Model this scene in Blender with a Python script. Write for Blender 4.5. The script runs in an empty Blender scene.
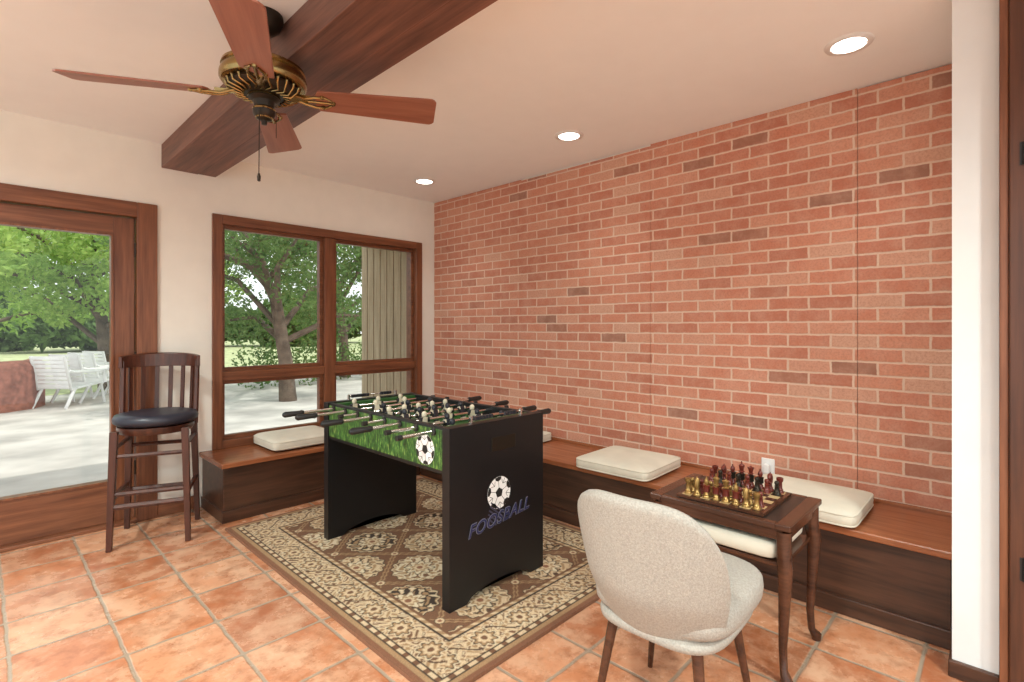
import bpy, bmesh, math, random
import numpy as np
from mathutils import Vector, Matrix
random.seed(7); np.random.seed(7)
scene = bpy.context.scene
COL = scene.collection
try:
    scene.view_settings.view_transform = 'Standard'
except Exception: pass

# ------------------------------------------------------------ node helpers
class NT:
    def __init__(s, name):
        s.mat = bpy.data.materials.new(name); s.mat.use_nodes = True
        s.nt = s.mat.node_tree; s.n = s.nt.nodes; s.l = s.nt.links
        s.b = s.n['Principled BSDF']; s.out = s.n['Material Output']
    def new(s, t): return s.n.new(t)
    def put(s, v, sock):
        if hasattr(v, 'is_linked') or hasattr(v, 'links'): s.l.new(v, sock)
        else: sock.default_value = v
    def m(s, op, a, b=None, c=None):
        n = s.new('ShaderNodeMath'); n.operation = op
        s.put(a, n.inputs[0])
        if b is not None: s.put(b, n.inputs[1])
        if c is not None: s.put(c, n.inputs[2])
        return n.outputs[0]
    def mix(s, f, a, b, mode='MIX'):
        n = s.new('ShaderNodeMix'); n.data_type = 'RGBA'; n.blend_type = mode
        s.put(f, n.inputs[0])
        s.put(a if not isinstance(a, tuple) else (*a[:3], 1), n.inputs[6])
        s.put(b if not isinstance(b, tuple) else (*b[:3], 1), n.inputs[7])
        return n.outputs[2]
    def coord(s, kind='Object', scale=(1, 1, 1)):
        t = s.new('ShaderNodeTexCoord'); mp = s.new('ShaderNodeMapping')
        mp.inputs['Scale'].default_value = scale
        s.l.new(t.outputs[kind], mp.inputs[0]); return mp.outputs[0]
    def noise(s, vec, scale=5, detail=3, rough=.5, col=False):
        n = s.new('ShaderNodeTexNoise'); n.inputs['Scale'].default_value = scale
        n.inputs['Detail'].default_value = detail; n.inputs['Roughness'].default_value = rough
        s.l.new(vec, n.inputs['Vector']); return n.outputs[1 if col else 0]
    def ramp(s, f, stops):
        r = s.new('ShaderNodeValToRGB'); e = r.color_ramp.elements
        while len(e) < len(stops): e.new(.5)
        for i, (p, c) in enumerate(stops):
            e[i].position = p; e[i].color = (*c[:3], 1)
        s.put(f, r.inputs[0]); return r.outputs[0]
    def bump(s, h, strength=.3, dist=.01):
        b = s.new('ShaderNodeBump'); b.inputs['Strength'].default_value = strength
        b.inputs['Distance'].default_value = dist
        s.l.new(h, b.inputs['Height']); s.l.new(b.outputs[0], s.b.inputs['Normal'])
    def col(s, c): s.put(c if not isinstance(c, tuple) else (*c[:3], 1), s.b.inputs['Base Color'])
    def set(s, rough=.5, metal=0, **k):
        s.put(rough, s.b.inputs['Roughness']); s.b.inputs['Metallic'].default_value = metal
        for a, v in k.items(): s.b.inputs[a.replace('_', ' ')].default_value = v
        return s.mat

def plain(name, c, rough=.5, metal=0, var=.06, vs=8, bump=0, bs=60):
    t = NT(name); v = t.coord()
    a = tuple(max(0, x*(1-var)) for x in c); b = tuple(min(1, x*(1+var)) for x in c)
    t.col(t.ramp(t.noise(v, vs), [(.3, a), (.7, b)]))
    if bump: t.bump(t.noise(v, bs, 2), bump, .004)
    return t.set(rough, metal)

def wood(name, dark, light, axis=0, rough=.35, s=1.0):
    t = NT(name); sc = [14*s, 14*s, 14*s]; sc[axis] = 1.0*s
    v = t.coord('Object', tuple(sc))
    n = t.noise(v, 2.2, 6, .6)
    sc2 = [60, 60, 60]; sc2[axis] = 2
    n2 = t.noise(t.coord('Object', tuple(sc2)), 2, 2)
    f = t.m('ADD', t.m('MULTIPLY', n, .75), t.m('MULTIPLY', n2, .25))
    t.col(t.ramp(f, [(.32, dark), (.5, tuple((a+b)/2 for a, b in zip(dark, light))), (.68, light)]))
    t.bump(n2, .08, .002)
    return t.set(rough)

# ------------------------------------------------------------ materials
def mat_brick():
    t = NT('brick_panel'); v = t.coord('Object')
    sep = t.new('ShaderNodeSeparateXYZ')
    nz = t.noise(v, 22, 3, .6, True)
    va = t.new('ShaderNodeVectorMath'); va.operation = 'MULTIPLY_ADD'
    t.l.new(nz, va.inputs[0]); va.inputs[1].default_value = (.010, .010, .010); t.l.new(v, va.inputs[2])
    t.l.new(va.outputs[0], sep.inputs[0])
    y, z = sep.outputs[1], sep.outputs[2]
    ph, bw = .0675, .204
    rz = t.m('DIVIDE', z, ph); row = t.m('FLOOR', rz); fz = t.m('SUBTRACT', rz, row)
    off = t.m('MULTIPLY', t.m('FLOORED_MODULO', row, 2.0), .5)
    ry = t.m('ADD', t.m('DIVIDE', y, bw), off); cy = t.m('FLOOR', ry); fy = t.m('SUBTRACT', ry, cy)
    dz = t.m('MULTIPLY', t.m('SUBTRACT', .5, t.m('ABSOLUTE', t.m('SUBTRACT', fz, .5))), ph)
    dy = t.m('MULTIPLY', t.m('SUBTRACT', .5, t.m('ABSOLUTE', t.m('SUBTRACT', fy, .5))), bw)
    d = t.m('MINIMUM', dz, dy)
    mr = t.new('ShaderNodeMapRange'); t.l.new(d, mr.inputs[0]); mr.inputs[1].default_value = .0035; mr.inputs[2].default_value = .0065
    msk = mr.outputs[0]
    cmb = t.new('ShaderNodeCombineXYZ'); t.l.new(row, cmb.inputs[0]); t.l.new(cy, cmb.inputs[1])
    wn = t.new('ShaderNodeTexWhiteNoise'); wn.noise_dimensions = '3D'; t.l.new(cmb.outputs[0], wn.inputs[0])
    bc = t.ramp(wn.outputs[0], [(0, (.32, .15, .10)), (.022, (.38, .165, .105)), (.05, (.50, .18, .11)), (.3, (.56, .205, .125)), (.65, (.62, .245, .15)), (.9, (.65, .30, .195)), (1, (.64, .36, .25))])
    n2 = t.noise(v, 90, 4, .7); n3 = t.noise(v, 11, 4, .65)
    bc = t.mix(t.ramp(n3, [(.4, (0, 0, 0)), (.7, (.45, .45, .45))]), bc, (.69, .40, .29))
    bc = t.mix(t.ramp(n2, [(.45, (0, 0, 0)), (.72, (.55, .55, .55))]), bc, (.38, .145, .09))
    mc = t.mix(n2, (.64, .43, .32), (.80, .60, .47))
    c = t.mix(msk, mc, bc)
    t.col(c)
    t.bump(t.m('ADD', msk, t.m('MULTIPLY', n2, .3)), .4, .006)
    return t.set(.75)
def mat_tile():
    t = NT('terracotta_tile'); v = t.coord('Object')
    sep = t.new('ShaderNodeSeparateXYZ'); nz = t.noise(v, 9, 2, .5, True)
    va = t.new('ShaderNodeVectorMath'); va.operation = 'MULTIPLY_ADD'
    t.l.new(nz, va.inputs[0]); va.inputs[1].default_value = (.012, .012, 0); t.l.new(v, va.inputs[2])
    t.l.new(va.outputs[0], sep.inputs[0])
    s = .312
    rx = t.m('DIVIDE', t.m('ADD', sep.outputs[0], 3.01+3.12), s); ry = t.m('DIVIDE', t.m('ADD', sep.outputs[1], 6.3), s)
    ix, iy = t.m('FLOOR', rx), t.m('FLOOR', ry); fx, fy = t.m('SUBTRACT', rx, ix), t.m('SUBTRACT', ry, iy)
    ex = t.m('SUBTRACT', .5, t.m('ABSOLUTE', t.m('SUBTRACT', fx, .5))); ey = t.m('SUBTRACT', .5, t.m('ABSOLUTE', t.m('SUBTRACT', fy, .5)))
    d = t.m('MULTIPLY', t.m('SMOOTH_MIN', ex, ey, .06), s)
    mr = t.new('ShaderNodeMapRange'); t.l.new(d, mr.inputs[0]); mr.inputs[1].default_value = .004; mr.inputs[2].default_value = .009
    msk = mr.outputs[0]
    cmb = t.new('ShaderNodeCombineXYZ'); t.l.new(ix, cmb.inputs[0]); t.l.new(iy, cmb.inputs[1])
    wn = t.new('ShaderNodeTexWhiteNoise'); wn.noise_dimensions = '3D'; t.l.new(cmb.outputs[0], wn.inputs[0])
    bc = t.ramp(wn.outputs[0], [(0, (.37, .12, .05)), (.25, (.47, .17, .075)), (.6, (.54, .22, .105)), (1, (.60, .30, .17))])
    # offset the mottling per tile so that it breaks at the joints
    vo = t.new('ShaderNodeVectorMath'); vo.operation = 'MULTIPLY_ADD'
    t.l.new(wn.outputs[1], vo.inputs[0]); vo.inputs[1].default_value = (7, 7, 7); t.l.new(v, vo.inputs[2])
    n1 = t.noise(vo.outputs[0], 5, 6, .65)
    bc = t.mix(t.ramp(n1, [(.40, (0, 0, 0)), (.66, (.8, .8, .8))]), bc, (.68, .43, .28))
    bc = t.mix(t.ramp(t.noise(vo.outputs[0], 13, 5, .7), [(.47, (0, 0, 0)), (.70, (.8, .8, .8))]), bc, (.30, .10, .04))
    c = t.mix(msk, (.34, .26, .19), bc); t.col(c)
    t.bump(t.m('ADD', msk, t.m('MULTIPLY', n1, .5)), .35, .006)
    return t.set(t.m('ADD', .17, t.m('MULTIPLY', n1, .2)))

BRICK = mat_brick(); TILE = mat_tile()
WALL = plain('cream_plaster', (.87, .84, .76), .8, bump=.05, var=.02)
WALLG = plain('pale_grey_paint', (.76, .78, .78), .7, var=.02)
CEIL = plain('white_ceiling', (.92, .93, .925), .85, bump=.02, var=.01)
WDX = wood('stained_wood_x', (.11, .034, .014), (.28, .104, .047), 0)
WDY = wood('stained_wood_y', (.11, .034, .014), (.28, .104, .047), 1)
WDZ = wood('stained_wood_z', (.11, .034, .014), (.28, .104, .047), 2)
WDD = wood('dark_door_wood', (.045, .015, .008), (.12, .042, .02), 2)
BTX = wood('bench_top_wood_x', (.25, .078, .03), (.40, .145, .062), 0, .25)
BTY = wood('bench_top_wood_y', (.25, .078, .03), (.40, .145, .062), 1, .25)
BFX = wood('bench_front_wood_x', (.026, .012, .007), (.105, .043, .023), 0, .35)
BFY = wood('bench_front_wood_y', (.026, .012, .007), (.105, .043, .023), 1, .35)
BEAM = wood('beam_wood', (.075, .031, .022), (.26, .115, .078), 1, .5, .7)
MAHOG = wood('mahogany', (.03, .009, .006), (.10, .03, .016), 2, .3)
MAHOGT = wood('table_mahogany', (.032, .011, .006), (.11, .04, .019), 1, .25)
BLADE = wood('blade_wood', (.22, .072, .042), (.36, .145, .09), 0, .35)
BRASS = plain('antique_brass', (.32, .22, .09), .25, 1)
DKBR = plain('dark_bronze', (.03, .022, .015), .4, .6)
CHROME = plain('chrome', (.75, .75, .75), .15, 1)
BLACK = plain('black_laminate', (.005, .005, .006), .4)
RUBBER = plain('black_rubber', (.012, .012, .012), .5)
LEATH = plain('navy_leather', (.02, .022, .035), .4, bump=.1)
CREAMF = plain('cream_fabric', (.70, .66, .55), .9, bump=.2, bs=300)
CHAIRF = plain('oatmeal_fabric', (.36, .335, .295), .95, bump=.5, bs=350, var=.16, vs=180)
WHITEP = plain('white_plastic', (.85, .85, .84), .4)
YELLOWP = plain('ivory_player', (.72, .66, .50), .4)
BLUEP = plain('dark_player', (.02, .022, .03), .35)
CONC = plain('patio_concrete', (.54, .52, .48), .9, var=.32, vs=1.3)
GRASS = plain('lawn_grass', (.42, .47, .24), .95, var=.3, vs=3)
BARK = plain('tree_bark', (.13, .095, .07), .9, var=.4, vs=6)
SIDING = wood('cedar_siding', (.30, .23, .14), (.52, .43, .29), 2, .8)
MAROON = plain('red_masonry', (.26, .10, .07), .8, var=.25, vs=14)
GOLDP = plain('gold_chessman', (.34, .21, .07), .35, .7)
REDP = plain('red_chessman', (.13, .02, .012), .35, .1)

def mat_leaf(name, c1, c2):
    t = NT(name); v = t.coord()
    c = t.ramp(t.noise(v, 3.0, 4, .7), [(.3, c1), (.7, c2)]); t.col(c); t.set(.6)
    tr = t.new('ShaderNodeBsdfTranslucent'); t.l.new(c, tr.inputs[0])
    mx = t.new('ShaderNodeMixShader'); mx.inputs[0].default_value = .4
    t.l.new(t.b.outputs[0], mx.inputs[1]); t.l.new(tr.outputs[0], mx.inputs[2]); t.l.new(mx.outputs[0], t.out.inputs[0])
    return t.mat
LEAF = mat_leaf('bright_leaves', (.16, .32, .05), (.50, .68, .17))
LEAFD = mat_leaf('dark_leaves', (.05, .12, .03), (.20, .32, .09))
def mat_glass():
    t = NT('window_glass'); g = t.new('ShaderNodeBsdfGlossy'); g.inputs['Roughness'].default_value = .01
    tr = t.new('ShaderNodeBsdfTransparent'); fr = t.new('ShaderNodeFresnel'); fr.inputs[0].default_value = 1.45
    mx = t.new('ShaderNodeMixShader'); t.l.new(t.m('MULTIPLY', fr.outputs[0], .6), mx.inputs[0])
    t.l.new(tr.outputs[0], mx.inputs[1]); t.l.new(g.outputs[0], mx.inputs[2]); t.l.new(mx.outputs[0], t.out.inputs[0])
    return t.mat
GLASS = mat_glass()
def emis(name, c, s):
    t = NT(name); t.b.inputs['Emission Color'].default_value = (*c, 1); t.b.inputs['Emission Strength'].default_value = s
    return t.mat
LAMP = emis('lamp_lens', (1, .95, .85), 12)

# ------------------------------------------------------------ mesh helpers
def empty(name, loc=(0, 0, 0), rz=0):
    e = bpy.data.objects.new(name, None); e.location = loc; e.rotation_euler[2] = rz
    e.empty_display_size = .1; COL.objects.link(e); return e
def obj(name, bm, mats, parent=None, bevel=0, smooth=None, subsurf=0, solid=0):
    bmesh.ops.recalc_face_normals(bm, faces=bm.faces)
    me = bpy.data.meshes.new(name); bm.to_mesh(me); bm.free()
    if not isinstance(mats, (list, tuple)): mats = [mats]
    for m in mats: me.materials.append(m)
    o = bpy.data.objects.new(name, me); COL.objects.link(o)
    if parent: o.parent = parent
    if smooth is not None:
        me.polygons.foreach_set('use_smooth', [True]*len(me.polygons))
        if smooth < 180: me.set_sharp_from_angle(angle=math.radians(smooth))
    if solid:
        s = o.modifiers.new('s', 'SOLIDIFY'); s.thickness = solid; s.offset = 0
    if bevel:
        b = o.modifiers.new('b', 'BEVEL'); b.width = bevel; b.segments = 2; b.limit_method = 'ANGLE'
    if subsurf:
        s = o.modifiers.new('ss', 'SUBSURF'); s.levels = s.render_levels = subsurf
    return o
def abox(bm, x0, x1, y0, y1, z0, z1, mi=0, mat=None):
    vs = [bm.verts.new((x, y, z)) for z in (z0, z1) for y in (y0, y1) for x in (x0, x1)]
    for f in [(0, 2, 3, 1), (4, 5, 7, 6), (0, 1, 5, 4), (2, 6, 7, 3), (0, 4, 6, 2), (1, 3, 7, 5)]:
        fc = bm.faces.new([vs[i] for i in f]); fc.material_index = mi
    if mat is not None: bmesh.ops.transform(bm, matrix=mat, verts=vs)
    return vs
def box(name, x0, x1, y0, y1, z0, z1, mat, parent=None, bevel=0):
    bm = bmesh.new(); abox(bm, x0, x1, y0, y1, z0, z1); return obj(name, bm, mat, parent, bevel)
def tube(bm, pts, radii, seg=10, mi=0, squash=None, rot=0):
    pts = [Vector(p) for p in pts]; n = len(pts)
    if not hasattr(radii, '__len__'): radii = [radii]*n
    rings = []; ref = None
    for i, p in enumerate(pts):
        t = (pts[min(i+1, n-1)]-pts[max(i-1, 0)]).normalized()
        if ref is None:
            ref = Vector((1, 0, 0)) if abs(t.x) < .9 else Vector((0, 1, 0))
        a = (ref - t*ref.dot(t)).normalized(); b = t.cross(a); ref = a
        ring = []
        for k in range(seg):
            an = 2*math.pi*k/seg+rot
            ring.append(bm.verts.new(p+(a*math.cos(an)+b*math.sin(an))*radii[i]))
        rings.append(ring)
    for i in range(n-1):
        for k in range(seg):
            f = bm.faces.new((rings[i][k], rings[i][(k+1) % seg], rings[i+1][(k+1) % seg], rings[i+1][k])); f.material_index = mi
    for r in (rings[0][::-1], rings[-1]):
        f = bm.faces.new(r); f.material_index = mi
def lathe(bm, prof, seg=24, c=(0, 0, 0), mi=0, s=1):
    rings = []
    for r, z in prof:
        rings.append([bm.verts.new((c[0]+s*max(r, .0002)*math.cos(2*math.pi*k/seg), c[1]+s*max(r, .0002)*math.sin(2*math.pi*k/seg), c[2]+s*z)) for k in range(seg)])
    for i in range(len(prof)-1):
        for k in range(seg):
            f = bm.faces.new((rings[i][k], rings[i][(k+1) % seg], rings[i+1][(k+1) % seg], rings[i+1][k])); f.material_index = mi
    bm.faces.new(rings[0][::-1]).material_index = mi; bm.faces.new(rings[-1]).material_index = mi
def sell(bm, a, b, c, e1=.3, e2=.5, cz=0, nu=48, nv=16, cx=0, cy=0):
    def sp(x, e): return math.copysign(abs(x)**e, x)
    rows = []
    for j in range(nv+1):
        ph = -math.pi/2+math.pi*j/nv; cp = sp(math.cos(ph), e2); z = c*sp(math.sin(ph), e2)
        rows.append([bm.verts.new((cx+a*cp*sp(math.cos(2*math.pi*i/nu), e1)+0, cy+b*cp*sp(math.sin(2*math.pi*i/nu), e1), cz+z)) for i in range(nu)])
    for j in range(nv):
        for i in range(nu):
            bm.faces.new((rows[j][i], rows[j][(i+1) % nu], rows[j+1][(i+1) % nu], rows[j+1][i]))
    bmesh.ops.remove_doubles(bm, verts=bm.verts, dist=.0001)

# ------------------------------------------------------------ room shell
H = 2.46
XL, YB = -6.0, -7.5
PY = -3.897
box('floor', XL, .15, YB, .15, -.1, 0, TILE)
box('ceiling', XL, .15, YB, .15, H, H+.12, CEIL)
bm = bmesh.new()
for a in [(XL, -3.42, 0, H), (-3.42, -2.37, 1.97, H), (-2.37, -1.93, 0, H), (-1.93, -.18, 0, .40), (-1.93, -.18, 2.03, H), (-.18, .15, 0, H)]:
    abox(bm, a[0], a[1], 0, .15, a[2], a[3])
obj('wall_back', bm, WALL)
box('wall_right', .012, .15, -4.02, 0, 0, H, WALL)
bm = bmesh.new()
ys = [0, -1.156, -2.33, -3.49, PY]; tops = [H-.004, H-.012, H-.001, H-.006]
for i in range(4):
    abox(bm, -.0004*i, .014, ys[i+1]+.0014, ys[i]-.0014, .375, tops[i])
obj('brick_panelling', bm, BRICK, bevel=0)
box('wall_right_pier', -.67, .15, -4.02, PY, 0, H, WALLG)
box('baseboard_pier', -.685, -.60, -4.022, PY+.01, 0, .06, BFY, bevel=.004)
bm = bmesh.new(); abox(bm, -.71, -.55, -4.15, -4.024, 0, H); abox(bm, -.725, -.71, -4.135, -4.045, 0, H)
tr = obj('trim_doorway', bm, WDD, bevel=.004)
box('trim_pier_edge', -.716, -.66, -4.044, -4.021, 0, H, WDZ, bevel=.003)
d2 = empty('door_2')
box('slab', -.62, -.58, -5.0, -4.16, 0, 2.1, WDD, d2, .003)
for k, (a, b) in enumerate([(.15, .95), (1.08, 1.95)]):
    box('panel_%d' % k, -.635, -.62, -4.86, -4.28, a, b, WDD, d2, .006)
for k, z in enumerate((.42, 1.78)):
    bm = bmesh.new(); tube(bm, [(-.728, -4.082, z), (-.728, -4.082, z+.075)], .006, 10); abox(bm, -.7275, -.7245, -4.10, -4.07, z, z+.075)
    obj('hinge_%d' % k, bm, RUBBER, d2, smooth=40)
box('wall_right_front', -.67, -.55, YB, -5.0, 0, H, WALLG)
box('wall_door_header', -.67, -.55, -5.0, -4.15, 2.1, H, WALLG)

bm = bmesh.new(); abox(bm, -2.25, -2.035, YB, 0, H-.155, H); abox(bm, -2.034, -1.925, YB, 0, H-.152, H)
obj('ceiling_beam', bm, BEAM, bevel=.004)

# ------------------------------------------------------------ window
w = empty('window_1')
x0, x1, z0, z1 = -1.95, -.155, .385, 2.05
bm = bmesh.new()
abox(bm, x0, x0+.065, -.02, .15, z0, z1); abox(bm, x1-.065, x1, -.02, .15, z0, z1)
obj('casing_sides', bm, WDZ, w, .003)
bm = bmesh.new()
abox(bm, x0+.065, x1-.065, -.02, .15, z1-.065, z1); abox(bm, x0+.065, x1-.065, -.02, .15, z0, z0+.055)
obj('casing_head_sill', bm, WDX, w, .003)
xm = -1.073
box('mullion', xm-.045, xm+.045, -.005, .12, z0+.055, z1-.065, WDZ, w, .003)
for s, (a, b) in enumerate([(x0+.065, xm-.045), (xm+.045, x1-.065)]):
    box('rail_%d' % s, a, b, 0, .10, .865, .93, WDX, w, .003)
    bm = bmesh.new()
    for (c, d) in [(z0+.055, .865), (.93, z1-.065)]:
        abox(bm, a, a+.028, .03, .08, c, d); abox(bm, b-.028, b, .03, .08, c, d)
        abox(bm, a+.028, b-.028, .03, .08, c, c+.028); abox(bm, a+.028, b-.028, .03, .08, d-.028, d)
    obj('sash_%d' % s, bm, WDX, w, .002)
    box('pane_%d' % s, a+.01, b-.01, .053, .057, z0+.06, z1-.07, GLASS, w)
# ------------------------------------------------------------ glass door
d = empty('door_1')
bm = bmesh.new()
for (a, b) in [(-2.385, -2.275), (-3.53, -3.42)]:
    abox(bm, a, b, -.022, .15, 0, 2.05)
obj('casing_sides', bm, WDZ, d, .004)
box('casing_head', -3.42, -2.385, -.022, .15, 1.955, 2.05, WDX, d, .004)
bm = bmesh.new(); abox(bm, -2.50, -2.39, .03, .08, .02, 1.95); abox(bm, -3.415, -3.305, .03, .08, .02, 1.95)
obj('stiles', bm, WDZ, d, .003)
bm = bmesh.new(); abox(bm, -3.305, -2.50, .03, .08, 1.84, 1.95); abox(bm, -3.305, -2.50, .03, .08, .02, .27)
abox(bm, -3.42, -2.385, -.03, .15, 0, .02)
obj('rails', bm, WDX, d, .003)
bm = bmesh.new()
abox(bm, -2.512, -2.5, .022, .09, .27, 1.84); abox(bm, -3.305, -3.293, .022, .09, .27, 1.84)
abox(bm, -3.293, -2.512, .022, .09, .27, .282); abox(bm, -3.293, -2.512, .022, .09, 1.828, 1.84)
obj('glazing_bead', bm, WDZ, d)
bm = bmesh.new()
for z in (.30, 1.0, 1.70): tube(bm, [(-2.388, .018, z), (-2.388, .018, z+.09)], .007, 8)
obj('hinges', bm, DKBR, d, smooth=40)
box('pane', -3.3, -2.505, .053, .057, .275, 1.835, GLASS, d)
box('baseboard_back', -2.274, -2.04, -.015, .0, 0, .09, WDX, bevel=.003)

# ------------------------------------------------------------ window seat bench
b = empty('window_bench')
BX, BY = -2.03, -.46
bm = bmesh.new()
abox(bm, BX+.02, -.47, BY+.02, -.002, .06, .35)
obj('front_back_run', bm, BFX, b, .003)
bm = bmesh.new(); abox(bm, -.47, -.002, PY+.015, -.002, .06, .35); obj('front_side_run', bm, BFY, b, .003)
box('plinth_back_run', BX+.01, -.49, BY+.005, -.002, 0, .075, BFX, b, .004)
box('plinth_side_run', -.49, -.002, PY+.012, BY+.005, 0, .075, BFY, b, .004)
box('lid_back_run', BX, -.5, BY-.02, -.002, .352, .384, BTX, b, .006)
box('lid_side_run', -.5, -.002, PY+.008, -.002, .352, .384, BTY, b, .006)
box('trim_brick_base', -.018, -.001, PY+.008, -.03, .385, .40, BTY)

def cushion(name, cx, cy, z, a=.235, bb=.235, c=.036, rz=0):
    e = empty(name, (cx, cy, z+c), rz)
    bm = bmesh.new(); sell(bm, a, bb, c, .16, .45, nu=72, nv=16)
    for v in bm.verts:
        r = max(abs(v.co.x)/a, abs(v.co.y)/bb)
        if v.co.z > 0: v.co.z += .008*(1-r*r)
    obj('pad', bm, CREAMF, e, smooth=180)
    for s, zz in enumerate((.022, -.022)):
        bm = bmesh.new(); pts = []
        def sp(x, q): return math.copysign(abs(x)**q, x)
        for i in range(73):
            t = 2*math.pi*i/72; pts.append((a*.985*sp(math.cos(t), .16), bb*.985*sp(math.sin(t), .16), zz))
        tube(bm, pts, .0045, 6); obj('piping_%d' % s, bm, CREAMF, e, smooth=180)
    return e
cushion('bench_cushion', -1.45, -.235, .385, .245, .205, .045)
cushion('bench_cushion.001', -.27, -1.31, .385, .215, .24)
cushion('bench_cushion.002', -.33, -2.365, .385, .235, .245, .04, .03)
cushion('bench_cushion.003', -.315, -3.33, .385, .225, .25, .04)
o = empty('wall_outlet'); box('plate', -.008, .0, -3.10, -3.03, .405, .51, WHITEP, o, .003)
box('plug', -.035, -.008, -3.08, -3.05, .43, .48, WHITEP, o, .004)

# ------------------------------------------------------------ rug
def rug():
    X0, X1, Y0, Y1 = -2.04, -.53, -2.69, -.567
    nx, ny = 420, 590
    xs = np.linspace(X0, X1, nx+1); ysv = np.linspace(Y0, Y1, ny+1)
    gx, gy = np.meshgrid(xs, ysv); z = np.full_like(gx, .012)
    z[0, :] = z[-1, :] = .001; z[:, 0] = z[:, -1] = .001
    co = np.stack([gx, gy, z], -1).reshape(-1, 3)
    idx = np.arange((nx+1)*(ny+1)).reshape(ny+1, nx+1)
    f = np.stack([idx[:-1, :-1], idx[:-1, 1:], idx[1:, 1:], idx[1:, :-1]], -1).reshape(-1, 4)
    me = bpy.data.meshes.new('area_rug'); me.from_pydata(co.tolist(), [], f.tolist())
    u = gx-X0; v = gy-Y0; W = X1-X0; L = Y1-Y0
    d = np.minimum(np.minimum(u, W-u), np.minimum(v, L-v))
    x = u-W/2; y = v-L/2
    brown = np.array([.15, .068, .033]); cream = np.array([.60, .46, .29]); black = np.array([.024, .014, .010])
    tan = np.array([.34, .21, .105]); rust = np.array([.23, .095, .048]); lt = np.array([.64, .54, .37]); dkb = np.array([.07, .035, .019])
    C = np.zeros(gx.shape+(3,)); C[:] = brown
    def setc(mask, c): C[mask] = c
    P, Q = .46, .46
    a = x/P+y/Q; bq = x/P-y/Q
    ia, ib = np.round(a), np.round(bq); fa, fb = a-ia, bq-ib
    lx = (fa+fb)/2*P; ly = (fa-fb)/2*Q
    r = np.hypot(lx, ly); th = np.arctan2(ly, lx)
    kind = ((ia+2*ib) % 3)
    sup = (np.abs(fa)**2.2+np.abs(fb)**2.2)**(1/2.2)
    mm = sup+.02*np.cos(16*th)
    def florals(px, py, f1, f2):
        w1 = px+.014*np.sin(f2*py+1.3*np.sin(9*px)); w2 = py+.014*np.sin(f2*px+1.3*np.sin(8*py))
        return np.sin(f1*w1)*np.sin(f1*w2)+.45*np.sin(f1*1.9*w1+1)*np.sin(f1*1.7*w2+2)
    scroll = florals(lx, ly, 78, 55)
    ins = mm < .40
    m = np.maximum(abs(fa), abs(fb))
    setc((np.abs(m-.475+.008*np.sin(2*np.pi*8*(fa+fb))) < .010), tan)
    cr = np.hypot((abs(fa)-.5)*P, (abs(fb)-.5)*Q)
    setc(cr < .034, dkb); setc(cr < .028, cream); setc(cr < .014, rust)
    for k, (bg, fg, fg2) in enumerate([(cream, dkb, tan), (black, cream, tan), (lt, brown, tan)]):
        q = ins & (kind == k); setc(q, bg); setc(q & (scroll > (.32 if k != 1 else .28)), fg); setc(q & (scroll > .85), tan if k != 1 else lt); setc(q & (scroll < -.48), fg2)
        fl = .060+.014*np.cos(8*th)
        setc(q & (r < fl+.008), black if k != 1 else brown); setc(q & (r < fl), lt)
        setc(q & (r < .042+.008*np.cos(8*th+1)), tan); setc(q & (r < .030+.005*np.cos(8*th)), cream); setc(q & (r < .016), rust)
    setc((mm < .42) & (mm >= .40), cream)
    setc((mm < .435) & (mm >= .42), black)
    q = d < .272; setc(q, brown)
    q = d < .258; setc(q, tan); setc(q & (np.sin((x+y)*110) > .2), cream)
    q = d < .240; setc(q, black)
    q = d < .230; setc(q, cream)
    along = np.where(np.minimum(u, W-u) < np.minimum(v, L-v), y, x)
    per = .205; k_ = np.round(along/per); ph = (along/per) - k_; cx_ = ph*per; cy_ = d-.150
    rr = np.hypot(cx_, cy_); tt = np.arctan2(cy_, cx_)
    vine = np.abs(cy_-.045*np.sin(2*np.pi*along/per)) < .006
    sc = florals(x, y, 105, 60)
    setc(q & (sc > .40), brown); setc(q & (sc > .90), lt); setc(q & (sc < -.50), tan)
    setc(q & vine, dkb)
    fl = .045+.009*np.cos(8*tt)
    setc(q & (rr < fl+.010), lt); setc(q & (rr < fl+.004), dkb); setc(q & (rr < fl-.004), tan); setc(q & (rr < .030+.004*np.cos(8*tt)), cream); setc(q & (rr < .014), brown)
    q = d < .082; setc(q, black); q = d < .075; setc(q, cream); setc(q & (np.sin(along*95) > .3), brown)
    q = d < .054; setc(q, black); q = d < .047; setc(q, tan)
    q = d < .028; setc(q, rust*.85)
    C = (C*2+np.roll(C, 1, 0)+np.roll(C, 1, 1))/4
    C *= (1+np.random.uniform(-.15, .15, gx.shape))[..., None]
    ca = me.color_attributes.new('pattern', 'FLOAT_COLOR', 'POINT')
    rgba = np.concatenate([np.clip(C, 0, 1), np.ones(gx.shape+(1,))], -1).astype(np.float32)
    ca.data.foreach_set('color', rgba.ravel())
    t = NT('woven_rug'); at = t.new('ShaderNodeVertexColor'); at.layer_name = 'pattern'
    vv = t.coord(); t.col(t.mix(t.m('MULTIPLY', t.noise(vv, 400, 2), .15), at.outputs[0], (.2, .13, .08)))
    t.bump(t.noise(vv, 500, 2), .4, .003); me.materials.append(t.set(.95))
    ob = bpy.data.objects.new('area_rug', me); COL.objects.link(ob)
rug()

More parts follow.
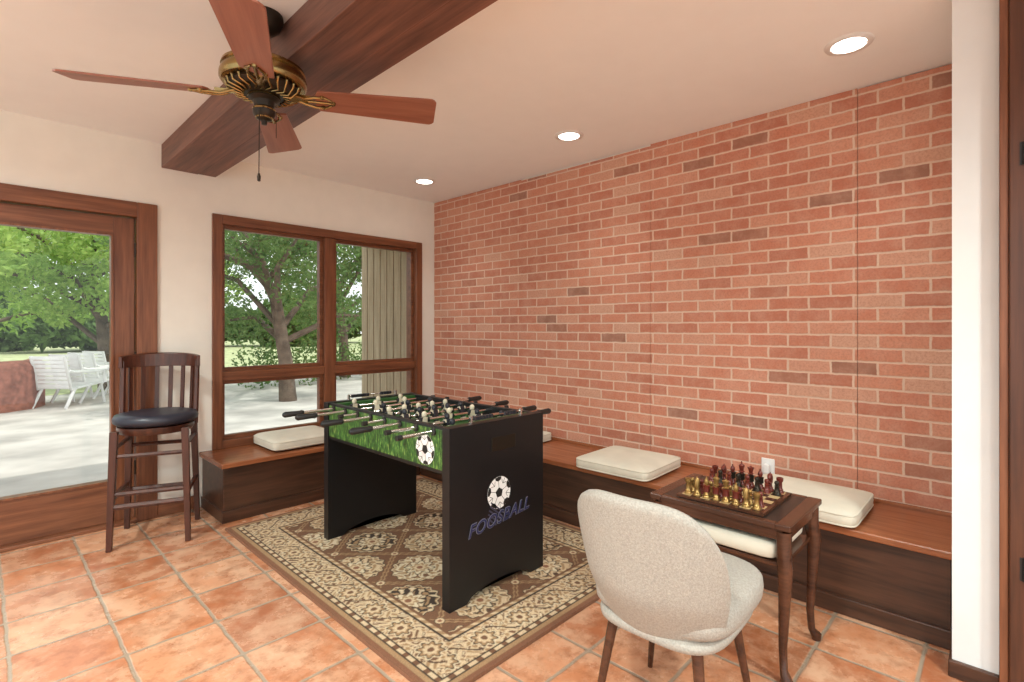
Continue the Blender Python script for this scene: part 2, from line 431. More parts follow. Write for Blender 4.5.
# ------------------------------------------------------------ foosball table
def soccer_ball(bm, R, M, mw, mk):
    def poly(pts, z, mi):
        vs = [bm.verts.new(M @ Vector((p[0], p[1], z))) for p in pts]
        bm.faces.new(vs).material_index = mi
    poly([(R*math.cos(t), R*math.sin(t)) for t in np.linspace(0, 2*math.pi, 33)[:-1]], .0008, mw)
    poly([(R*.33*math.cos(t+.4), R*.33*math.sin(t+.4)) for t in np.linspace(0, 2*math.pi, 6)[:-1]], .0016, mk)
    for k in range(5):
        t0 = .4+2*math.pi*k/5+math.pi/5*0
        c, s = math.cos(t0), math.sin(t0)
        def P(a, b_): return (R*(a*c-b_*s), R*(a*s+b_*c))
        poly([P(.70, 0), P(.80, .24), P(.955, .27), P(.99, 0), P(.955, -.27), P(.80, -.24)], .0016, mk)
        poly([P(.33, .015), P(.33, -.015), P(.70, -.015), P(.70, .015)], .0016, mk)
        for sg in (1, -1):
            t1 = t0+sg*.35; t2 = t0+sg*2*math.pi/10
            a = (R*.83*math.cos(t1), R*.83*math.sin(t1)); b_ = (R*.6*math.cos(t2), R*.6*math.sin(t2))
            n = Vector((b_[1]-a[1], a[0]-b_[0])).normalized()*R*.015
            poly([(a[0]+n.x, a[1]+n.y), (a[0]-n.x, a[1]-n.y), (b_[0]-n.x, b_[1]-n.y), (b_[0]+n.x, b_[1]+n.y)], .0016, mk)
        t2 = t0+2*math.pi/10
        a = (R*.6*math.cos(t2), R*.6*math.sin(t2)); b_ = (R*.99*math.cos(t2), R*.99*math.sin(t2))
        n = Vector((b_[1]-a[1], a[0]-b_[0])).normalized()*R*.015
        poly([(a[0]+n.x, a[1]+n.y), (a[0]-n.x, a[1]-n.y), (b_[0]-n.x, b_[1]-n.y), (b_[0]+n.x, b_[1]+n.y)], .0016, mk)

def foosball():
    e = empty('foosball_table', (-1.372, -1.725, .012))
    HW, HL, T = .302, .58, .795
    t = NT('foosball_field'); v = t.coord(); sp = t.new('ShaderNodeSeparateXYZ'); t.l.new(v, sp.inputs[0])
    st = t.m('GREATER_THAN', t.m('SINE', t.m('MULTIPLY', sp.outputs[1], 40)), 0)
    c = t.mix(st, (.025, .10, .025), (.04, .15, .035))
    ln = t.m('LESS_THAN', t.m('ABSOLUTE', sp.outputs[1]), .005)
    r = t.m('POWER', t.m('ADD', t.m('POWER', sp.outputs[0], 2), t.m('POWER', sp.outputs[1], 2)), .5)
    rg = t.m('LESS_THAN', t.m('ABSOLUTE', t.m('SUBTRACT', r, .09)), .004)
    t.col(t.mix(t.m('MAXIMUM', ln, rg), c, (.7, .7, .65))); FIELD = t.set(.35)
    t = NT('grass_graphic'); v = t.coord('Object', (1, 30, 8))
    t.col(t.ramp(t.noise(v, 3, 4, .7), [(.38, (.012, .04, .01)), (.54, (.05, .16, .03)), (.70, (.32, .46, .11))])); GR = t.set(.35)
    bm = bmesh.new()
    for sx in (-1, 1):
        a, b2 = sorted((sx*HW, sx*(HW-.03))); abox(bm, a, b2, -HL+.05, HL-.05, .585, T)
    obj('side_rails', bm, BLACK, e, .004)
    bm = bmesh.new()
    for sx in (-1, 1):
        a, b2 = sorted((sx*(HW+.001), sx*(HW+.003))); abox(bm, a, b2, -HL+.055, HL-.055, .605, T-.012)
    obj('side_graphics', bm, GR, e)
    bm = bmesh.new()
    M = Matrix.Translation((-HW-.0035, -.40, .68)) @ Matrix.Rotation(math.radians(-90), 4, 'Y') @ Matrix.Rotation(math.radians(90), 4, 'Z')
    soccer_ball(bm, .07, M, 0, 1); 
    obj('side_ball_print', bm, [WHITEP, RUBBER], e)
    bm = bmesh.new(); abox(bm, -HW+.03, HW-.03, -HL+.04, HL-.04, .60, .695); obj('play_field', bm, FIELD, e)
    bm = bmesh.new()
    for sx in (-1, 1):
        a, b2 = sorted((sx*(HW-.03), sx*(HW-.045))); abox(bm, a, b2, -HL+.04, HL-.04, .695, .73)
    obj('inner_ramps', bm, plain('field_border_green', (.05, .20, .04), .4), e)
    def leg(y0, y1, name):
        bm = bmesh.new(); pts = [(-HW-.008, 0), (-HW-.008, T+.002), (HW+.008, T+.002), (HW+.008, 0), (HW-.09, 0)]
        for i in range(1, 14):
            q = i/14; pts.append((HW-.09-(2*HW-.18)*q, .05*math.sin(math.pi*q)**.5))
        pts.append((-HW+.09, 0))
        f = [bm.verts.new((p[0], y0, p[1])) for p in pts]; g = [bm.verts.new((p[0], y1, p[1])) for p in pts]
        n = len(pts); bm.faces.new(f); bm.faces.new(g[::-1])
        for i in range(n): bm.faces.new((f[i], g[i], g[(i+1) % n], f[(i+1) % n]))
        bmesh.ops.triangulate(bm, faces=[q for q in bm.faces if len(q.verts) > 4])
        return obj(name, bm, BLACK, e)
    leg(-HL, -HL+.05, 'leg_panel_1'); leg(HL-.05, HL, 'leg_panel_2')
    bm = bmesh.new()
    for s in (-1, 1):
        a, b2 = sorted((s*(HL-.04), s*(HL-.09))); abox(bm, -HW+.03, HW-.03, a, b2, .69, T-.004)
    obj('goal_ends', bm, plain('goal_end_green', (.03, .12, .025), .4), e)
    bm = bmesh.new()
    for s in (-1, 1):
        y = s*(HL-.025); tube(bm, [(-.16, y, T+.024), (.16, y, T+.024)], .003, 8)
        for x in (-.165, .165): abox(bm, x-.006, x+.006, y-.008, y+.008, T, T+.034)
        for i in range(10):
            x = -.14+.02*i+(.08 if i > 5 else 0); abox(bm, x-.008, x+.008, y-.010, y+.010, T+.014, T+.032, 1)
    obj('score_counters', bm, [CHROME, BLUEP], e, .002)
    Mf = Matrix.Translation((0, -HL-.0006, 0)) @ Matrix.Rotation(math.radians(90), 4, 'X')
    bm = bmesh.new(); soccer_ball(bm, .076, Mf @ Matrix.Translation((-.01, .455, 0)), 0, 1)
    obj('front_ball_print', bm, [WHITEP, RUBBER], e)
    bm = bmesh.new()
    for i in range(5):
        M = Mf @ Matrix.Translation((-.02-.012*i, .385-.012*i, .001)) @ Matrix.Rotation(math.radians(-38), 4, 'Z')
        abox(bm, -.055+.008*i, .05, -.0035, .0035, 0, .0006, 0, M)
    obj('streak_print', bm, plain('streak_blue_grey', (.05, .05, .09), .4), e)
    def lettering(name, mat, off, dz):
        cu = bpy.data.curves.new('lettering', 'FONT'); cu.body = 'FOOSBALL'; cu.size = .080; cu.shear = .4; cu.extrude = .0006; cu.align_x = 'CENTER'; cu.offset = off; cu.space_character = 1.08
        to = bpy.data.objects.new('lettering_tmp', cu); COL.objects.link(to); bpy.context.view_layer.update()
        me = bpy.data.meshes.new_from_object(to.evaluated_get(bpy.context.evaluated_depsgraph_get())); bpy.data.objects.remove(to)
        me.materials.clear(); me.materials.append(mat)
        lo = bpy.data.objects.new(name, me); COL.objects.link(lo); lo.parent = e
        lo.matrix_local = Mf @ Matrix.Translation((-.005, .312, dz)) @ Matrix.Rotation(math.radians(6), 4, 'Z')
    lettering('lettering_outline', plain('lettering_silver', (.17, .17, .21), .35), .0026, .0022)
    lettering('lettering_fill', plain('lettering_deep_blue', (.02, .025, .09), .35), .0002, .0036)
    bm = bmesh.new(); abox(bm, -.06, .10, -HL-.004, -HL+.001, .655, .72); obj('ball_return_frame', bm, DKBR, e, .003)
    counts = [3, 2, 3, 5, 5, 3, 2, 3]; team = [1, 1, 0, 1, 0, 1, 0, 0]
    bmr, bmh, bmc = bmesh.new(), bmesh.new(), bmesh.new(); bp = [bmesh.new(), bmesh.new()]
    slides = [-.06, -.03, -.02, .01, -.03, .025, -.05, -.08]
    for i in range(8):
        y = -HL+.115+(2*HL-.23)*i/7; tm = team[i]; s = -1 if tm == 0 else 1
        slide = slides[i]; z = T-.026
        if s < 0: slide = -slide*.4
        tube(bmr, [(-s*(HW+.13-slide), y, z), (s*(HW+.21+slide), y, z)], .0085, 10)
        xe = s*(HW+.15+slide)
        tube(bmh, [(xe, y, z), (xe+s*.012, y, z), (xe+s*.02, y, z), (xe+s*.10, y, z), (xe+s*.112, y, z)], [.012, .016, .0135, .016, .009], 12)
        tube(bmc, [(-s*(HW+.115-slide), y, z), (-s*(HW+.14-slide), y, z)], .012, 10)
        for sx in (-1, 1): tube(bmc, [(sx*(HW+.001), y, z), (sx*(HW+.012), y, z)], .017, 14)
        n = counts[i]; gap = {2: .20, 3: .16, 5: .095}[n]
        tilt = random.uniform(-.35, .35)
        for k in range(n):
            x = (k-(n-1)/2)*gap+s*slide*.6
            M = Matrix.Translation((x, y, z)) @ Matrix.Rotation(tilt, 4, 'X')
            B = bp[tm]
            tube(bmc, [(x-.030, y, z), (x-.024, y, z)], .013, 10); tube(bmc, [(x+.024, y, z), (x+.030, y, z)], .013, 10)
            abox(B, -.015, .015, -.012, .012, -.022, .016, 0, M)
            abox(B, -.024, .024, -.010, .010, .000, .016, 1, M)
            abox(B, -.011, .011, -.010, .010, -.050, -.022, 0, M)
            abox(B, -.013, .013, -.015, .013, -.064, -.046, 1, M)
            tmp = bmesh.new(); lathe(tmp, [(0, .014), (.008, .016), (.0135, .024), (.0135, .036), (.008, .044), (0, .047)], 10); bmesh.ops.transform(tmp, matrix=M, verts=tmp.verts)
            mesh = bpy.data.meshes.new('t'); tmp.to_mesh(mesh); tmp.free(); B.from_mesh(mesh); bpy.data.meshes.remove(mesh)
    obj('rods', bmr, CHROME, e, smooth=40); obj('handles', bmh, RUBBER, e, smooth=40); obj('bearings', bmc, RUBBER, e, smooth=40)
    obj('players_1', bp[0], [YELLOWP, BLUEP], e, .002); obj('players_2', bp[1], [BLUEP, YELLOWP], e, .002)
foosball()

# ------------------------------------------------------------ bar stool
def stool():
    e = empty('bar_stool', (-2.345, -.34, 0), math.radians(-22)); e.scale = (.92, .92, 1.0)
    bm = bmesh.new()
    legs = [(-1, -1), (1, -1), (-1, 1), (1, 1)]
    def lp(sx, sy, z):
        t = z/.68; return (sx*(.205-.02*t), sy*(.20-.025*t), z)
    for sx, sy in legs:
        tube(bm, [lp(sx, sy, 0), lp(sx, sy, .35), lp(sx, sy, .66)], [.021, .026, .029], 4, rot=math.pi/4)
    obj('legs', bm, MAHOG, e, .003)
    bm = bmesh.new()
    def rail(a, b2, z, r=.014):
        tube(bm, [lp(*a, z), lp(*b2, z)], r, 6)
    for z, r in ((.24, .017), (.52, .013)):
        rail((-1, -1), (1, -1), z, r); rail((-1, 1), (1, 1), z, r)
        rail((-1, -1), (-1, 1), z+.045, r); rail((1, -1), (1, 1), z+.045, r)
    rail((-1, -1), (1, -1), .31)
    obj('stretchers', bm, MAHOG, e)
    bm = bmesh.new(); lathe(bm, [(.10, .625), (.20, .63), (.212, .65), (.212, .67), (.10, .675)], 32); obj('seat_frame', bm, MAHOG, e, smooth=40)
    bm = bmesh.new(); lathe(bm, [(.12, .672), (.21, .678), (.232, .692), (.236, .71), (.225, .733), (.18, .742), (0, .738)], 40); obj('seat_cushion', bm, LEATH, e, smooth=60)
    R = .225
    def bp_(a, z):
        k = (z-.67)/.4; return (R*math.sin(a)*(1+.04*k), R*math.cos(a)*.9+.05*k, z)
    bm = bmesh.new()
    for s in (-1, 1):
        a = s*math.radians(66); tube(bm, [bp_(a, .645), bp_(a, .8), bp_(a*.98, 1.04)], [.019, .018, .017], 6)
    for i in range(6):
        a = math.radians(-50+20*i)
        p = [Vector(bp_(a, .66)), Vector(bp_(a, .85)), Vector(bp_(a, 1.01))]
        for j in range(2):
            dr = p[j+1]-p[j]
            abox(bm, -.013, .013, -.005, .005, 0, dr.length+.004, 0, Matrix.Translation(p[j]) @ Matrix([[math.cos(a), math.sin(a), dr.x/dr.length, 0], [-math.sin(a), math.cos(a), dr.y/dr.length, 0], [0, 0, dr.z/dr.length, 0], [0, 0, 0, 1]]))
    obj('back_spindles', bm, MAHOG, e, .001)
    bm = bmesh.new(); n = 20; rows = []
    for i in range(n+1):
        a = math.radians(-72+144*i/n); crown = .018*math.cos(math.radians(-90+180*i/n))
        rr = []
        nrm = Vector((math.sin(a), math.cos(a), 0))
        for (dn, z) in [(-.011, 1.0), (-.009, 1.065+crown), (.011, 1.07+crown), (.013, 1.0)]:
            p = Vector(bp_(a, z))+nrm*dn; rr.append(bm.verts.new(p))
        rows.append(rr)
    for i in range(n):
        for k in range(4): bm.faces.new((rows[i][k], rows[i][(k+1) % 4], rows[i+1][(k+1) % 4], rows[i+1][k]))
    bm.faces.new(rows[0]); bm.faces.new(rows[-1][::-1])
    obj('top_rail', bm, MAHOG, e, .004)
stool()

# ------------------------------------------------------------ upholstered chair
def chair():
    e = empty('upholstered_dining_chair', (-1.58, -3.28, 0), math.radians(2))
    bm = bmesh.new(); NU, NV = 28, 14; rows = []
    pm = math.radians(66)
    for j in range(NV+1):
        v = j/NV; row = []
        for i in range(NU+1):
            s = -1+2*i/NU; ph = s*pm
            top = .48+.305*max(0, 1-abs(s)**3.6)**.6
            bot = .355+.045*abs(s)**2
            z = bot+(top-bot)*v
            h = (z-.355)/.43
            wdt = .175+.072*math.sin(min(1, h*1.1)*math.pi/2)-.012*h
            x = -.235*math.cos(ph)**.9
            x = x*(.75+.25*min(1, h*3))-.075*h+.02
            row.append(bm.verts.new((x, wdt*math.sin(ph)/math.sin(pm), z)))
        rows.append(row)
    for j in range(NV):
        for i in range(NU): bm.faces.new((rows[j][i], rows[j][i+1], rows[j+1][i+1], rows[j+1][i]))
    obj('back_shell', bm, CHAIRF, e, smooth=180, solid=.040, subsurf=1)
    bm = bmesh.new(); sell(bm, .25, .222, .055, .55, .55, cz=.425, cx=.06, nu=56); obj('seat_cushion', bm, CHAIRF, e, smooth=180)
    bm = bmesh.new(); sell(bm, .235, .20, .03, .55, .6, cz=.365, cx=.045, nu=56); obj('seat_base', bm, CHAIRF, e, smooth=180)
    bm = bmesh.new()
    for sx, sy in [(-1, -1), (-1, 1), (1, -1), (1, 1)]:
        tube(bm, [(.02+sx*.14, sy*.13, .36), (.02+sx*.19, sy*.18, 0)], [.017, .009], 12)
    obj('legs', bm, MAHOGT, e, smooth=40)
chair()

# ------------------------------------------------------------ game table with chess board
def game_table():
    HX, HY, T = .205, .2675, .562
    e = empty('game_table', (-.955, -3.2375, 0))
    bm = bmesh.new()
    for (a, b2, c, d_) in [(-HX, HX, -HY, -HY+.05), (-HX, HX, HY-.05, HY), (-HX, -HX+.03, -HY+.05, HY-.05), (HX-.03, HX, -HY+.05, HY-.05)]:
        abox(bm, a, b2, c, d_, T-.022, T)
    obj('top_frame', bm, MAHOGT, e, .004)
    box('top_inset', -HX+.028, HX-.028, -HY+.045, HY-.045, T-.02, T-.001, plain('dark_leather_inset', (.02, .015, .012), .3), e)
    bm = bmesh.new()
    A = T-.062
    abox(bm, -HX+.015, -HX+.033, -HY+.03, HY-.03, A, T-.022); abox(bm, HX-.033, HX-.015, -HY+.03, HY-.03, A, T-.022)
    abox(bm, -HX+.03, HX-.03, -HY+.015, -HY+.033, A, T-.022); abox(bm, -HX+.03, HX-.03, HY-.033, HY-.015, A, T-.022)
    obj('apron', bm, MAHOGT, e, .003)
    bm = bmesh.new()
    for sx in (-1, 1):
        for sy in (-1, 1):
            x, y = sx*(HX-.03), sy*(HY-.03)
            o1 = .008
            pts = [(x, y, T-.03), (x, y, T-.10), (x+sx*o1, y+sy*o1, T-.16), (x+sx*.004, y+sy*.004, .30), (x-sx*.004, y-sy*.004, .12), (x, y, .045), (x+sx*.014, y+sy*.014, .018), (x+sx*.014, y+sy*.014, 0)]
            tube(bm, pts, [.026, .026, .026, .020, .014, .013, .020, .016], 10)
    obj('cabriole_legs', bm, MAHOGT, e, smooth=50)
    bm = bmesh.new(); sell(bm, HX-.02, HY-.055, .036, .15, .4, cz=.448, nu=64); obj('shelf_pad', bm, CREAMF, e, smooth=180)
    box('lower_shelf', -HX+.03, HX-.03, -HY+.03, HY-.03, .398, .414, MAHOGT, e, .003)
    c = empty('chess_set', (-.955, -3.2375, T+.0005))
    t = NT('chess_board_squares'); v = t.coord(); ck = t.new('ShaderNodeTexChecker'); t.l.new(v, ck.inputs[0])
    S = .038; ck.inputs['Scale'].default_value = 1/S; ck.inputs[1].default_value = (.50, .36, .18, 1); ck.inputs[2].default_value = (.06, .022, .014, 1)
    t.col(ck.outputs[0]); CK = t.set(.25)
    bm = bmesh.new(); abox(bm, -4*S-.015, 4*S+.015, -4*S-.015, 4*S+.015, 0, .010, 1); abox(bm, -4*S, 4*S, -4*S, 4*S, .010, .0115, 0)
    obj('board', bm, [CK, MAHOGT], c)
    base = [(.0, 0), (.0165, 0), (.0165, .006), (.012, .011), (.014, .014)]
    P = {
     'pawn': base+[(.010, .02), (.009, .035), (.011, .038), (.007, .041), (.009, .046), (.0105, .052), (.008, .059), (0, .062)],
     'rook': base+[(.010, .02), (.009, .045), (.012, .05), (.014, .054), (.014, .066), (.009, .066), (.009, .06), (0, .06)],
     'bishop': base+[(.009, .02), (.007, .048), (.012, .052), (.007, .055), (.011, .064), (.009, .074), (.003, .083), (.004, .087), (0, .09)],
     'queen': base+[(.010, .02), (.007, .055), (.013, .06), (.008, .064), (.010, .075), (.015, .088), (.009, .088), (.004, .093), (0, .097)],
     'king': base+[(.010, .02), (.008, .058), (.014, .063), (.009, .067), (.011, .08), (.014, .09), (.008, .096), (.003, .098), (.003, .11), (0, .11)],
     'knight': base+[(.010, .02), (.008, .032), (.011, .036), (.008, .04)]}
    order = ['rook', 'knight', 'bishop', 'queen', 'king', 'bishop', 'knight', 'rook']
    Z = .0115; kk = .92
    for side, mt in ((-1, GOLDP), (1, REDP)):
        bm = bmesh.new(); bmb = bmesh.new()
        for i in range(8):
            y = (i-3.5)*S
            lathe(bm, P[order[i]], 14, (side*3.5*S, y, Z), s=kk)
            lathe(bm if i % 2 else bmb, P['pawn'], 14, (side*2.5*S, y, Z), s=kk)
            if order[i] == 'knight':
                x = side*3.5*S
                tube(bm, [(x+side*.004, y, .045), (x+side*.005, y, .062), (x, y, .074), (x-side*.010, y, .071), (x-side*.017, y, .064)], [.009, .0105, .010, .008, .005], 10)
                tube(bm, [(x+side*.003, y, .078), (x+side*.003, y, .088)], [.004, .001], 6)
            if order[i] in ('king', 'queen', 'bishop'):
                lathe(bmb, [(.0, .022), (.0135, .024), (.0125, .038), (.0145, .048), (0, .052)], 12, (side*3.5*S, y, Z))
        obj('chessmen_%d' % (1 if side < 0 else 2), bm, mt, c, smooth=50)
        obj('chessmen_robes_%d' % (1 if side < 0 else 2), bmb, REDP if side < 0 else DKBR, c, smooth=50)
game_table()

# ------------------------------------------------------------ ceiling fan
def fan():
    e = empty('ceiling_fan', (-2.325, -1.965, 0))
    bm = bmesh.new(); lathe(bm, [(.0, 2.459), (.068, 2.459), (.07, 2.44), (.055, 2.405), (.03, 2.385), (0, 2.38)], 32); obj('canopy', bm, DKBR, e, smooth=40)
    bm = bmesh.new(); lathe(bm, [(.015, 2.40), (.015, 2.32), (.03, 2.315), (.03, 2.27), (.0, 2.265)], 20); obj('downrod', bm, DKBR, e, smooth=40)
    bm = bmesh.new(); lathe(bm, [(.0, 2.282), (.05, 2.280), (.10, 2.27), (.135, 2.257), (.147, 2.249), (.150, 2.238), (.143, 2.233), (.15, 2.226), (.155, 2.211), (.155, 2.194), (.148, 2.184), (.12, 2.178), (0, 2.178)], 48)
    obj('motor_housing', bm, BRASS, e, smooth=35)
    bm = bmesh.new(); lathe(bm, [(0, 2.180), (.125, 2.180), (.13, 2.168), (.115, 2.153), (.07, 2.146), (0, 2.146)], 48); obj('vented_underside', bm, DKBR, e, smooth=35)
    bm = bmesh.new()
    for k in range(24):
        a = 2*math.pi*k/24; a2 = a+.16
        tube(bm, [(.072*math.cos(a), .072*math.sin(a), 2.144), (.098*math.cos(a2), .098*math.sin(a2), 2.146), (.127*math.cos(a), .127*math.sin(a), 2.160), (.133*math.cos(a), .133*math.sin(a), 2.178)], .0045, 6)
    obj('filigree', bm, BRASS, e, smooth=60)
    bm = bmesh.new(); lathe(bm, [(0, 2.146), (.055, 2.146), (.057, 2.133), (.040, 2.123), (.036, 2.10), (.042, 2.09), (.039, 2.07), (.027, 2.055), (.012, 2.05), (.01, 2.035), (0, 2.033)], 32)
    obj('switch_housing', bm, DKBR, e, smooth=35)
    bm = bmesh.new()
    for z, r in ((2.14, .058), (2.09, .0425), (2.06, .032)):
        lathe(bm, [(r-.004, z-.004), (r, z-.003), (r, z+.003), (r-.004, z+.004)], 32)
    obj('switch_housing_bands', bm, BRASS, e, smooth=50)
    bm = bmesh.new(); tube(bm, [(-.03, -.035, 2.08), (-.033, -.037, 1.83)], .0018, 6); lathe(bm, [(0, 1.80), (.006, 1.803), (.007, 1.82), (.003, 1.832), (0, 1.833)], 10, (-.033, -.037, 0))
    tube(bm, [(.03, -.04, 2.08), (.03, -.04, 1.98)], .0015, 6)
    obj('pull_chain', bm, DKBR, e, smooth=50)
    for k, ang in enumerate((61, 149, 243, 328)):
        R = Matrix.Rotation(math.radians(ang), 4, 'Z') @ Matrix.Translation((0, 0, 2.148)) @ Matrix.Rotation(math.radians(-14), 4, 'X')
        bm = bmesh.new()
        L0, L1 = .20, .66; n = 12; outl = []
        def wd(x):
            q = (x-L0)/(L1-L0); return .058+.024*q
        for x in np.linspace(L0, L1-.03, n): outl.append((x, wd(x)))
        for a in (70, 45, 20): outl.append((L1-.03+.03*math.cos(math.radians(a)), wd(L1)-.03+.03*math.sin(math.radians(a))))
        full = [(L0-.012, .03)]+outl+[(x, -y) for x, y in outl[::-1]]+[(L0-.012, -.03)]
        top = [bm.verts.new((x, y, .003)) for x, y in full]; bot = [bm.verts.new((x, y, -.004)) for x, y in full]
        bm.faces.new(top); bm.faces.new(bot[::-1]); m_ = len(full)
        for i in range(m_): bm.faces.new((top[i], top[(i+1) % m_], bot[(i+1) % m_], bot[i]))
        o_ = obj('blade_%d' % k, bm, BLADE, e, .001); o_.matrix_local = R
        bm = bmesh.new()
        for s in (-1, 1):
            tube(bm, [(.10, s*.012, .01), (.15, s*.016, -.008), (.19, s*.030, -.009), (.225, s*.030, -.008), (.25, s*.012, -.007)], [.007, .006, .005, .005, .004], 8)
        abox(bm, .09, .17, -.014, .014, -.004, .010); tube(bm, [(.16, 0, -.006), (.26, 0, -.008)], [.006, .005], 8)
        for p in ((.215, .03), (.215, -.03), (.255, 0)): lathe(bm, [(0, -.014), (.008, -.012), (.010, -.004)], 10, (p[0], p[1], 0))
        o_ = obj('blade_arm_%d' % k, bm, BRASS, e, smooth=45); o_.matrix_local = R
fan()

# ------------------------------------------------------------ recessed lights and added fill lamps
def light(name, kind, loc, energy, color=(.91, 1.0, .955), rot=None, **k):
    l = bpy.data.lights.new(name, kind); l.energy = energy; l.color = color
    for a, v_ in k.items(): setattr(l, a, v_)
    o_ = bpy.data.objects.new(name, l); o_.location = loc
    if rot: o_.rotation_euler = rot
    COL.objects.link(o_); return o_
spots = [(-.51, -3.55), (-.50, -2.04), (-.52, -.55)]
added_fill = [(-3.2, -3.4), (-4.6, -3.4), (-3.6, -1.2), (-3.2, -5.4), (-1.6, -5.0), (-4.6, -5.6)]  # unseen lamps added only to raise and flatten the room light
for i, (x, y) in enumerate(spots+added_fill):
    e = empty('recessed_and_fill_light' if i == 0 else 'recessed_and_fill_light.%03d' % i, (x, y, 0))  # fittings after the spots are added fill, not known fixtures
    bm = bmesh.new(); lathe(bm, [(.062, H-.002), (.066, H-.008), (.088, H-.006), (.092, H+.001)], 40)
    for f in [f for f in bm.faces if len(f.verts) > 4]: bm.faces.remove(f)
    obj('trim_ring', bm, WHITEP, e, smooth=60)
    bm = bmesh.new(); lathe(bm, [(0, H-.004), (.063, H-.004), (.063, H-.001), (0, H-.001)], 32); obj('lens', bm, LAMP, e)
    L = light('lamp', 'SPOT', (0, 0, H-.03), 22 if i < 3 else 240, spot_size=math.radians(110 if i < 3 else 165), spot_blend=1.0, shadow_soft_size=.09); L.parent = e

# ------------------------------------------------------------ exterior
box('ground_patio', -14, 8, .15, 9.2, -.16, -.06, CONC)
box('ground_lawn', -60, 60, 9.2, 80, -.16, -.05, GRASS)
box('ground_lawn_side', 8, 40, .15, 9.2, -.16, -.05, GRASS)
box('roof_soffit', XL, .6, .15, .95, 2.14, 2.3, plain('soffit_paint', (.55, .47, .36), .8))
bm = bmesh.new()
for i in range(7):
    y = .155+i*.125; abox(bm, -.20, -.17, y, y+.112, -.06, 2.14)
abox(bm, -.17, .1, .155, 1.03, -.06, 2.14)
obj('exterior_siding', bm, SIDING, bevel=.003)

def leaves(name, clusters, mat, per, size):
    VS = []
    for (c, r) in clusters:
        n = int(per*(r[0]*r[1]*r[2])**(2/3))
        d_ = np.random.normal(size=(n, 3)); d_ /= np.linalg.norm(d_, axis=1)[:, None]
        q = np.random.uniform(.25, 1, (n, 1))**.5
        p = np.array(c)+d_*np.array(r)*q
        a = np.random.normal(size=(n, 3)); a /= np.linalg.norm(a, axis=1)[:, None]
        b_ = np.cross(a, np.random.normal(size=(n, 3))); b_ /= np.linalg.norm(b_, axis=1)[:, None]
        s = size*np.random.uniform(.6, 1.3, (n, 1))
        VS.append(np.stack([p-a*s, p+b_*s*.45, p+a*s, p-b_*s*.45], 1).reshape(-1, 3))
    V = np.concatenate(VS); F = np.arange(len(V)).reshape(-1, 4)
    me = bpy.data.meshes.new(name); me.from_pydata(V.tolist(), [], F.tolist()); me.materials.append(mat)
    o_ = bpy.data.objects.new(name, me); COL.objects.link(o_); return o_
def tree(name, base, h, lean, mat, seed, spread=2.2, size=.07, per=900, nb=9, tr=1.0):
    random.seed(seed); np.random.seed(seed)
    e = empty(name, (0, 0, 0)); B = Vector(base); bm = bmesh.new()
    tip = B+Vector((lean[0], lean[1], h)); mid = B+Vector((lean[0]*.2, lean[1]*.2, h*.5))
    tube(bm, [B-Vector((0, 0, .1)), B+Vector((lean[0]*.05, 0, h*.2)), mid, tip], [.16*tr, .12*tr, .10*tr, .04], 10)
    cl = []
    for k in range(nb):
        a = 2*math.pi*k/nb+random.uniform(-.3, .3); st = B.lerp(mid, random.uniform(.5, 1.0)) if k % 2 else mid.lerp(tip, random.uniform(0, .5))
        st = Vector((B.x+lean[0]*.2*((st.z-B.z)/(h*.5)), B.y+lean[1]*.2*((st.z-B.z)/(h*.5)), st.z)) if st.z < mid.z else st
        en = st+Vector((math.cos(a)*spread*random.uniform(.6, 1), math.sin(a)*spread*random.uniform(.6, 1), random.uniform(.3, 1.4)))
        md = st.lerp(en, .5)+Vector((random.uniform(-.2, .2), random.uniform(-.2, .2), .25))
        tube(bm, [st, md, en], [.06*tr, .045*tr, .015], 6)
        for q in (.45, .7, 1.0):
            p = st.lerp(en, q)+Vector((random.uniform(-.3, .3), random.uniform(-.3, .3), random.uniform(.0, .4)))
            cl.append((tuple(p), (random.uniform(.45, .8), random.uniform(.45, .8), random.uniform(.25, .5))))
    obj('trunk', bm, BARK, e, smooth=60)
    lv = leaves('foliage', cl, mat, per, size); lv.parent = e
tree('garden_tree', (-1.2, 9.6, -.05), 3.6, (-.6, -.4), LEAF, 3, 2.8, .075, 1200, 13)
tree('garden_tree.001', (-3.6, 13.5, -.05), 4.5, (.6, 0), LEAF, 5, 2.6, .09, 800, 10)
tree('garden_tree.002', (.75, 5.2, -.05), 3.6, (-1.0, .3), LEAFD, 8, 2.2, .045, 1300, 12)
tree('garden_tree.003', (3.6, 8.5, -.05), 4.2, (-.7, 0), LEAFD, 11, 2.6, .06, 1000, 12)
cl = [((1.0+i*.55, 7.4+.3*math.sin(i*2.1)+.1*i, .45), (.5, .45, .55)) for i in range(9)]
leaves('garden_shrubs', cl, LEAFD, 1800, .05)
cl = [((-30+i*3.0, 34+3*math.sin(i*1.7), 1.4), (2.6, 2.0, 1.9+.8*math.sin(i*2.3))) for i in range(24)]
leaves('distant_treeline', cl, LEAFD, 500, .3)
bm = bmesh.new(); rows = []
pr = [(-.0, -.06), (-.0, .62), (.03, .68), (.14, .72), (.27, .68), (.30, .62), (.30, -.06)]
path = [(-7.5, 6.6), (-5.5, 6.75), (-4.2, 6.8), (-3.2, 6.85), (-2.75, 7.0), (-2.45, 7.25), (-2.30, 7.6), (-2.28, 8.1)]
for i, p in enumerate(path):
    a_ = Vector(path[max(i-1, 0)]); b_ = Vector(path[min(i+1, len(path)-1)]); t_ = (b_-a_).normalized(); n_ = Vector((-t_.y, t_.x))
    rows.append([bm.verts.new((p[0]+n_.x*q, p[1]+n_.y*q, z)) for q, z in pr])
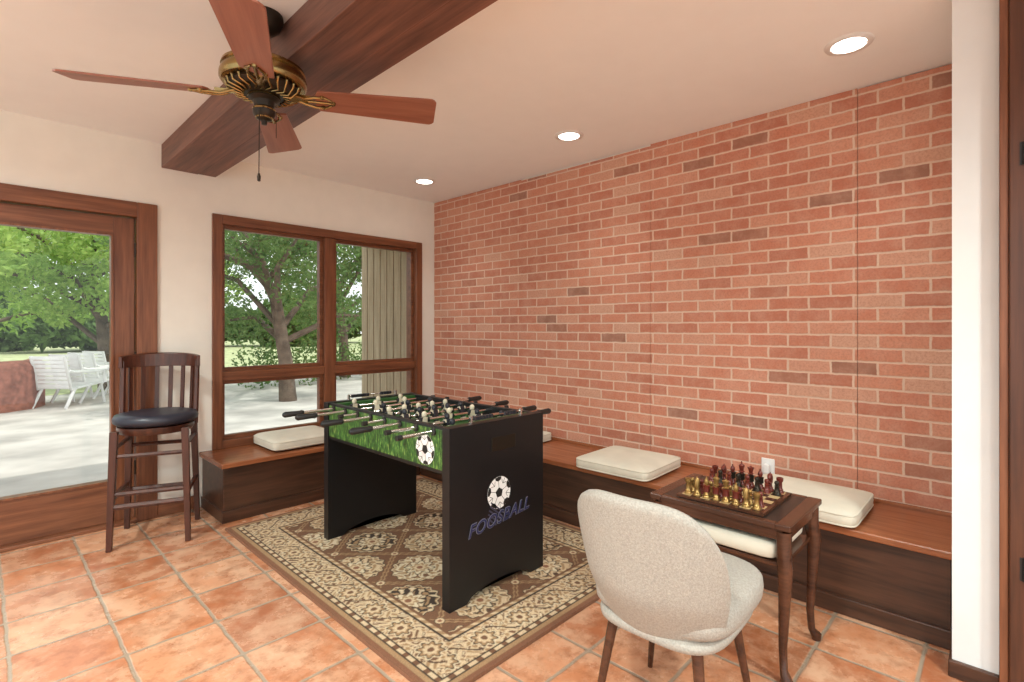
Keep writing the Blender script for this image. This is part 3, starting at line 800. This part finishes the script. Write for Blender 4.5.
for i in range(len(rows)-1):
    for k in range(len(pr)-1): bm.faces.new((rows[i][k], rows[i][k+1], rows[i+1][k+1], rows[i+1][k]))
bm.faces.new(rows[0]); bm.faces.new(rows[-1][::-1])
obj('planter_wall', bm, MAROON, smooth=50)
def pchair(name, x, y, rz):
    e = empty(name, (x, y, -.06), rz); bm = bmesh.new()
    for sx in (-1, 1):
        tube(bm, [(sx*.28, -.35, 0), (sx*.28, -.28, .36), (sx*.28, .30, .30), (sx*.28, .42, .84)], .024, 6)
        tube(bm, [(sx*.28, .40, 0), (sx*.28, .22, .32)], .024, 6)
        tube(bm, [(sx*.31, -.33, .36), (sx*.31, -.30, .56), (sx*.31, .30, .58), (sx*.30, .36, .6)], .030, 6)
    obj('frame', bm, WHITEP, e, smooth=60); bm = bmesh.new()
    for i in range(8):
        y_ = -.28+.58*i/8; abox(bm, -.28, .28, y_, y_+.06, .355-.06*i/8, .375-.06*i/8)
    for i in range(8):
        q = i/8; abox(bm, -.28, .28, .30+.12*q, .318+.12*q, .33+.52*q, .385+.52*q)
    obj('slats', bm, WHITEP, e)
pchair('patio_chair', -2.0, 7.3, 2.3); pchair('patio_chair.001', -1.72, 7.85, 2.2); pchair('patio_chair.002', -1.42, 8.4, 2.1); pchair('patio_chair.003', -1.15, 8.95, 2.0)

# ------------------------------------------------------------ world + sun
wd = bpy.data.worlds.new('World'); scene.world = wd; wd.use_nodes = True
nt = wd.node_tree; bg = nt.nodes['Background']
sky = nt.nodes.new('ShaderNodeTexSky'); sky.sky_type = 'HOSEK_WILKIE'; sky.turbidity = 6; sky.sun_direction = (.4, -.4, .82)
mx = nt.nodes.new('ShaderNodeMix'); mx.data_type = 'RGBA'; mx.inputs[0].default_value = .8
nt.links.new(sky.outputs[0], mx.inputs[6]); mx.inputs[7].default_value = (.95, 1.0, .99, 1)
nt.links.new(mx.outputs[2], bg.inputs[0]); bg.inputs[1].default_value = 1.75
s = light('sun', 'SUN', (5, -5, 12), 2.3, (1, .96, .86), angle=math.radians(1.0))
s.rotation_euler = Vector((.35, -.45, .82)).to_track_quat('Z', 'Y').to_euler()

# ------------------------------------------------------------ camera
cam = bpy.data.cameras.new('camera'); cam.sensor_width = 36; cam.lens = 517/1024*36; cam.shift_y = -14/1024
cam.clip_start = .05; cam.clip_end = 500
co = bpy.data.objects.new('camera', cam); COL.objects.link(co)
co.location = (-3.10, -4.05, 1.25); co.rotation_euler = (math.radians(90), 0, -math.radians(46))
scene.camera = co
